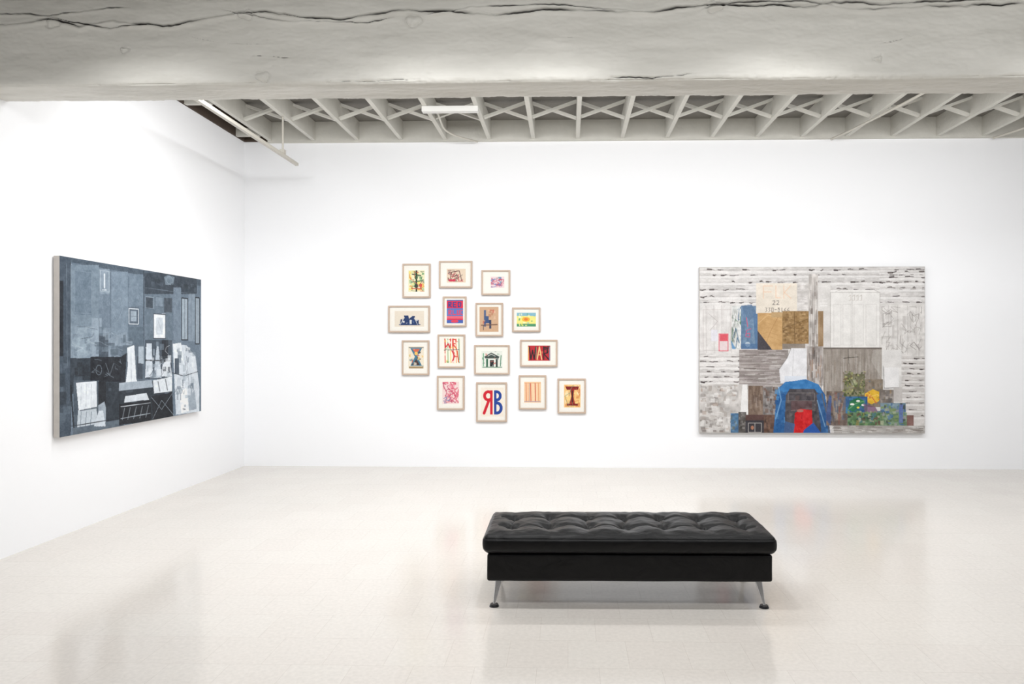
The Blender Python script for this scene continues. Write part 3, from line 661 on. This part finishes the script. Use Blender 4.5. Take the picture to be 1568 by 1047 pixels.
def p11(a):
    a.rect(809,529,843,552,(176,46,54)); K=(46,38,42)
    a.patches(810,530,842,551,18,3,[(190,60,60),(150,40,50),(206,110,80),(60,46,50)],.7)
    a.line([(811,531),(813.5,550),(816,536),(818.5,550),(821,531)],1.7,K); a.line([(823,550),(826.5,531),(830,550)],1.7,(226,196,140)); a.line([(824.5,543),(829,543)],1.3,(226,196,140)); a.line([(833,550),(833,531),(839.5,533),(839,540),(833,541),(840.5,550)],1.7,K); a.line([(809.8,531),(809.8,551)],1.1,(220,180,100)); a.line([(821.5,531),(821.5,548)],.9,(110,150,120)); a.line([(842,531),(842,551)],1.1,(110,140,170))
def p12(a):
    a.rect(678,584,704,618,(226,204,200)); a.scribble(679,585,703,616,32,1.0,[(200,64,92),(210,104,120),(180,66,96),(222,140,150)],.8,4,.25); a.scribble(680,606,692,617,6,.8,[(100,114,160)],.8,3); a.rect(688,588,697,593,(218,130,148),.5)
def p13(a):
    a.rect(737,593,772,637,(228,219,205)); R=(196,36,50);B=(40,68,144); bg=(228,219,205)
    # blue B
    a.ell(761,605.5,8,8.5,B); a.ell(761.5,624,9,10,B); a.ell(761.5,605.5,3.2,4,bg); a.ell(762,624,3.8,5.4,bg)
    a.rect(745,594,757.2,637,bg); a.rect(757.2,597,761,634,B)
    # mirrored red R
    a.ell(748.5,605.5,8,8.5,R); a.ell(748.5,605.5,3.4,4,bg); a.rect(755.2,594,757.2,637,bg); a.rect(751.2,597,755.2,634,R)
    a.line([(749.5,612),(742,632)],4.2,R)
def p14(a):
    a.rect(803,584,829,616,(228,196,160))
    for x,c in ((806,(214,130,86)),(809,(228,170,130)),(813,(204,98,72)),(817,(232,204,166)),(820,(196,90,70)),(825,(216,150,102))): a.line([(x,586),(x+.5,614)],1.3,c)
    a.line([(804,614),(828,614)],1.0,(160,140,152)); a.line([(804,586),(828,586)],.8,(210,150,118)); a.line([(811,586),(811,613)],.6,(150,120,120))
def p15(a):
    a.rect(864,588,889,623,(228,184,120)); a.patches(865,589,888,622,26,4.5,[(232,204,134),(222,162,96),(234,214,172),(206,136,84)],.75); K=(120,36,38)
    a.poly([(866,591),(887,591),(885,596),(868,596)],K); a.poly([(873,594),(880,594),(878,606),(881,618),(872,618),(875,606)],(146,44,40)); a.line([(876.5,598),(876.5,616)],1.6,(60,40,40)); a.rect(868,617,885,620,K); a.scribble(865,589,888,622,5,.8,[(120,140,110),(200,100,60)],.7,3)
prints=[((617,404,660,456),p1),((673,400,724,441),p2),((738,414,782,452),p3),((595,468,659,509),p4),((679,454,715,500),p5),  # frame outlines given as image pixel coordinates
((729,464,771,515),p6),((785,471,828,508),p7),((616,521,658,574),p8),((671,512,713,563),p9),((727,528,781,573),p10),((797,520,854,561),p11),
((670,575,712,627),p12),((730,585,777,645),p13),((795,574,837,626),p14),((854,579,897,632),p15)]
for k,((x0,y0,x1,y1),fn) in enumerate(prints):
    w=(x1-x0)*U_; h=(y1-y0)*U_
    cx=X_REF+((x0+x1)/2-REFX)*U_; cz=1.6+(REFZ-(y0+y1)/2)*U_
    e=empty('framed_artwork',(cx,YB-0.036,cz))
    fw=0.02; fd=0.03
    V=[];F=[]
    o=[(-w/2,-h/2),(w/2,-h/2),(w/2,h/2),(-w/2,h/2)]
    i_=[(-w/2+fw,-h/2+fw),(w/2-fw,-h/2+fw),(w/2-fw,h/2-fw),(-w/2+fw,h/2-fw)]
    m_=[(-w/2+.004,-h/2+.004),(w/2-.004,-h/2+.004),(w/2-.004,h/2-.004),(-w/2+.004,h/2-.004)]
    for (x,z) in o: V.append((x,fd,z))
    for (x,z) in o: V.append((x,.003,z))
    for (x,z) in m_: V.append((x,0,z))
    for (x,z) in i_: V.append((x,0.001,z))
    for (x,z) in i_: V.append((x,0.022,z))
    for r in range(4):
        for q in range(4):
            F.append((r*4+q,r*4+(q+1)%4,(r+1)*4+(q+1)%4,(r+1)*4+q))
    F.append((0,3,2,1))
    mesh_obj('moulding',V,F,M_frame,e)
    a=Art(x0+2.2,y0+2.2,x1-2.2,y1-2.2,int((x1-x0)*3),int((y1-y0)*3),mat_c,k+20)
    fn(a)
    a.tex(np.ones(a.X.shape),0.012,60,60)
    a.mesh('mat_and_artwork',w-2*fw+.002,h-2*fw+.002,M_paper,e,y=0.012)
    boxes('backing',[(-w/2+fw-.001,w/2-fw+.001,.016,.022,-h/2+fw-.001,h/2-fw+.001)],M_canvas_side,e)

# ------------------------------------------------------------------ BENCH
def leather():
    m=bpy.data.materials.new('black_leather'); m.use_nodes=True; nt=m.node_tree; L=nt.links; b=nt.nodes['Principled BSDF']
    b.inputs['Base Color'].default_value=(0.003,0.003,0.0033,1); b.inputs['Roughness'].default_value=0.36; b.inputs['Specular IOR Level'].default_value=0.22
    tc=nt.nodes.new('ShaderNodeTexCoord')
    v=nt.nodes.new('ShaderNodeTexVoronoi'); v.inputs['Scale'].default_value=260; L.new(tc.outputs['Object'],v.inputs['Vector'])
    n=nt.nodes.new('ShaderNodeTexNoise'); n.inputs['Scale'].default_value=9; n.inputs['Detail'].default_value=5; n.inputs['Distortion'].default_value=.8; L.new(tc.outputs['Object'],n.inputs['Vector'])
    b1=nt.nodes.new('ShaderNodeBump'); b1.inputs['Strength'].default_value=.15; b1.inputs['Distance'].default_value=.0012; L.new(v.outputs['Distance'],b1.inputs['Height'])
    b2=nt.nodes.new('ShaderNodeBump'); b2.inputs['Strength'].default_value=.5; b2.inputs['Distance'].default_value=.014; L.new(n.outputs['Fac'],b2.inputs['Height']); L.new(b1.outputs[0],b2.inputs['Normal']); L.new(b2.outputs[0],b.inputs['Normal'])
    return m
M_leather=leather()
M_chrome=mat_new('polished_chrome',(.85,.85,.86,1),0.2,metal=1.0)
M_foot=mat_new('dark_foot_glide',rgb(60,60,62),0.3,metal=0.8)

def rounded_box(name,sx,sy,sz,r,step,mat,parent,loc,dfn=None):
    hx,hy,hz=sx/2,sy/2,sz/2
    def ax(h):
        n=max(2,int(2*h/step)); return np.linspace(-h,h,n+1)
    def dens(t,h):
        e=np.concatenate([-h+np.array([.15,.35,.6,.85])*r, h-np.array([.15,.35,.6,.85])*r]); return np.unique(np.round(np.concatenate([t,e]),5))
    ax_,ay_,az_=dens(ax(hx),hx),dens(ax(hy),hy),dens(ax(hz),hz)
    D={};V=[];F=[]
    def vid(p):
        k=(round(p[0],5),round(p[1],5),round(p[2],5))
        if k not in D: D[k]=len(V); V.append(k)
        return D[k]
    def face(A,B,fn,flip):
        for i in range(len(A)-1):
            for j in range(len(B)-1):
                q=[vid(fn(A[i],B[j])),vid(fn(A[i+1],B[j])),vid(fn(A[i+1],B[j+1])),vid(fn(A[i],B[j+1]))]
                F.append(q[::-1] if flip else q)
    face(ax_,ay_,lambda a,b:(a,b,hz),False); face(ax_,ay_,lambda a,b:(a,b,-hz),True)
    face(ax_,az_,lambda a,b:(a,-hy,b),False); face(ax_,az_,lambda a,b:(a,hy,b),True)
    face(ay_,az_,lambda a,b:(hx,a,b),False); face(ay_,az_,lambda a,b:(-hx,a,b),True)
    P=np.array(V); H=np.array([hx,hy,hz])-r
    I=np.clip(P,-H,H); d=P-I; n=np.linalg.norm(d,axis=1,keepdims=True); N=d/np.maximum(n,1e-9)
    O=I+N*r
    if dfn is not None: O=dfn(O,N)
    o=mesh_obj(name,O.tolist(),F,mat,parent,smooth=True); o.location=loc
    return o

bench=empty('leather_bench',(0.365,4.375,0),math.radians(0.7))
SX,SY=1.755,0.60
cols=[(-3+i)*0.238 for i in range(7)]; rows=[-0.10,0.11]
def cushion(O,N):
    x,y,z=O[:,0],O[:,1],O[:,2]
    hx,hy=SX/2,SY/2
    top=np.clip(N[:,2],0,1)*(z>0)
    ex=np.clip((hx-np.abs(x))/0.12,0,1); ey=np.clip((hy-np.abs(y))/0.10,0,1)
    sm=lambda t:t*t*(3-2*t)
    dz=0.016*sm(ex)*sm(ey)
    jit=random.Random(4)
    for cx in cols:
        cxx=cx+jit.uniform(-.008,.008)
        wv=cxx+0.010*np.sin(y*23+cx*9)
        g=np.exp(-(np.abs(x-wv)/0.009))
        dz-=0.015*g*(0.55+0.45*np.cos(y*12))
        for ry in rows:
            d2=np.sqrt((x-cxx)**2+((y-ry))**2)
            dz-=0.042*np.exp(-(d2/0.034)**1.15)
            ang=np.arctan2(y-ry,x-cxx)
            dz-=0.0095*np.exp(-d2/0.075)*(0.5+0.5*np.cos(ang*5+cx*11+ry*7))
    for ry in rows:
        wv=ry+0.012*np.sin(x*13)
        dz-=0.013*np.exp(-np.abs(y-wv)/0.010)*(np.abs(x)<0.80)
    dz+=0.005*np.cos(x/0.238*2*np.pi+np.pi)*sm(ey)
    nn=np.array([noise.noise((a*6,b*9,c*9)) for a,b,c in O])
    n2=np.array([noise.noise((a*20,b*26,c*14)) for a,b,c in O])
    O=O.copy()
    O[:,2]+=top*(dz+0.005*nn+0.003*n2)
    side=1-np.abs(N[:,2])
    sb=side*(0.010*np.cos(np.clip(z/0.0565,-1,1)*np.pi/2)+0.004*nn+0.0015*n2)
    O[:,0]+=N[:,0]*sb; O[:,1]+=N[:,1]*sb
    we=np.exp(-((z-0.034)/0.0035)**2)*side*(-0.004); O[:,0]+=N[:,0]*we; O[:,1]+=N[:,1]*we
    return O
rounded_box('tufted_cushion',SX-0.01,SY-0.01,0.113,0.03,0.0075,M_leather,bench,(0,0,0.388),cushion)
def basef(O,N):
    nn=np.array([noise.noise((a*5,b*5,c*6)) for a,b,c in O]); O=O.copy()
    O+=N*(0.0025*nn)[:,None]; return O
rounded_box('upholstered_base',1.71,0.555,0.162,0.014,0.02,M_leather,bench,(0,0,0.246),basef)
V=[];F=[]
for cx in cols:
    for ry in rows:
        n=16; o=len(V); z=0.4205
        for rr,zz in ((0.013,z-.006),(0.012,z),(0.008,z+.003)):
            for k in range(n): V.append((cx+rr*math.cos(2*math.pi*k/n),ry+rr*math.sin(2*math.pi*k/n),zz))
        for r_ in range(2):
            for k in range(n): F.append((o+r_*n+k,o+r_*n+(k+1)%n,o+(r_+1)*n+(k+1)%n,o+(r_+1)*n+k))
        F.append(tuple(o+2*n+k for k in range(n)))
mesh_obj('buttons',V,F,M_leather,bench,smooth=True)
li=0
for sx in(-1,1):
    for sy in(-1,1):
        li+=1
        xt=sx*0.785; xb=sx*0.815; yt=sy*0.20; yb=sy*0.235
        zt,zb=0.168,0.012
        wt,wb=0.024,0.008; tt,tb=0.012,0.007
        vs=[(xb-wb,yb-tb,zb),(xb+wb,yb-tb,zb),(xb+wb,yb+tb,zb),(xb-wb,yb+tb,zb),(xt-wt,yt-tt,zt),(xt+wt,yt-tt,zt),(xt+wt,yt+tt,zt),(xt-wt,yt+tt,zt)]
        boxes('leg_%d'%li,[vs],M_chrome,bench,bevel=0.004)
        v,f=cyl_data((xb,yb,0),(xb,yb,0.014),0.030,0.024)
        mesh_obj('foot_%d'%li,v,f,M_foot,bench)
        boxes('leg_plate_%d'%li,[(xt-0.04,xt+0.04,yt-0.03,yt+0.03,0.160,0.168)],M_chrome,bench)

# ------------------------------------------------------------------ track lighting and added room fill
M_lamp=mat_new('lamp_housing',rgb(230,230,228),0.4)
def track(name,y,z,xs,aim):
    e=empty(name,(0,0,0))
    boxes('track',[(min(xs)-.4,max(xs)+.4,y-.018,y+.018,z,z+.03)],M_lamp,e)
    for i,x in enumerate(xs):
        d=Vector(aim).normalized(); p=Vector((x,y,z-0.07))
        v,f=cyl_data(p-d*0.07,p+d*0.06,0.035,0.045,20)
        mesh_obj('lamp_head_%d'%i,v,f,M_lamp,e,smooth=False)
        tube('stem_%d'%i,[(x,y,z),(x,y,z-.06)],.008,M_lamp,e)
        tube('drop_%d'%i,[(x,y,z+.03),(x,y,JB-.002)],.006,M_lamp,e)
track('track_light',5.55,3.95,[-2.5,-1.3,0,1.3,2.6,3.9,5.2],(0,.6,-.6))
spx=[-2.9,-1.0,-0.1,1.45,3.6]
track('track_light',3.75,4.0,spx,(0,.25,-.9))

def area(name,loc,dirv,sx,sy,power,col=(1,1,1)):
    l=bpy.data.lights.new(name,'AREA'); l.shape='RECTANGLE'; l.size=sx; l.size_y=sy; l.energy=power; l.color=col
    o=bpy.data.objects.new(name,l); scene.collection.objects.link(o); o.location=loc
    o.rotation_euler=Vector(dirv).to_track_quat('-Z','Y').to_euler(); return o
CW=(.992,.994,1)
area('wall_wash_light',(1.2,5.75,3.84),(0,.66,-.75),9.0,.25,185,CW)
area('wall_wash_light',(-2.3,5.6,3.80),(-.6,0,-.8),.25,3.0,42,CW)
area('room_fill',(1.2,1.9,3.88),(0,.68,-.73),8.0,.6,108,CW)  # added fill, tilted forward to brighten the beam face
area('room_fill',(1.2,-1.5,3.9),(0,.2,-1),7.0,1.5,55,CW)  # added fill behind the camera, with no fixture of its own
for x in spx:
    l=bpy.data.lights.new('track_spot','SPOT'); l.energy=80; l.spot_size=math.radians(133); l.spot_blend=1.0; l.shadow_soft_size=0.06; l.color=CW
    o=bpy.data.objects.new('track_spot',l); scene.collection.objects.link(o)
    d=Vector((0,.25,-.9)).normalized()
    o.location=Vector((x,3.75,3.93))+d*0.12; o.rotation_euler=d.to_track_quat('-Z','Y').to_euler()

w=bpy.data.worlds.new('World'); scene.world=w; w.use_nodes=True
w.node_tree.nodes['Background'].inputs[0].default_value=(1,1,1,1); w.node_tree.nodes['Background'].inputs[1].default_value=0.3

# ------------------------------------------------------------------ camera
cam=bpy.data.cameras.new('camera'); co=bpy.data.objects.new('camera',cam); scene.collection.objects.link(co)
cam.sensor_width=36; cam.lens=24.0; cam.shift_x=-0.038; cam.clip_start=0.05
co.location=(0,0,1.6); co.rotation_euler=(math.radians(90),0,math.radians(1.43))
scene.camera=co
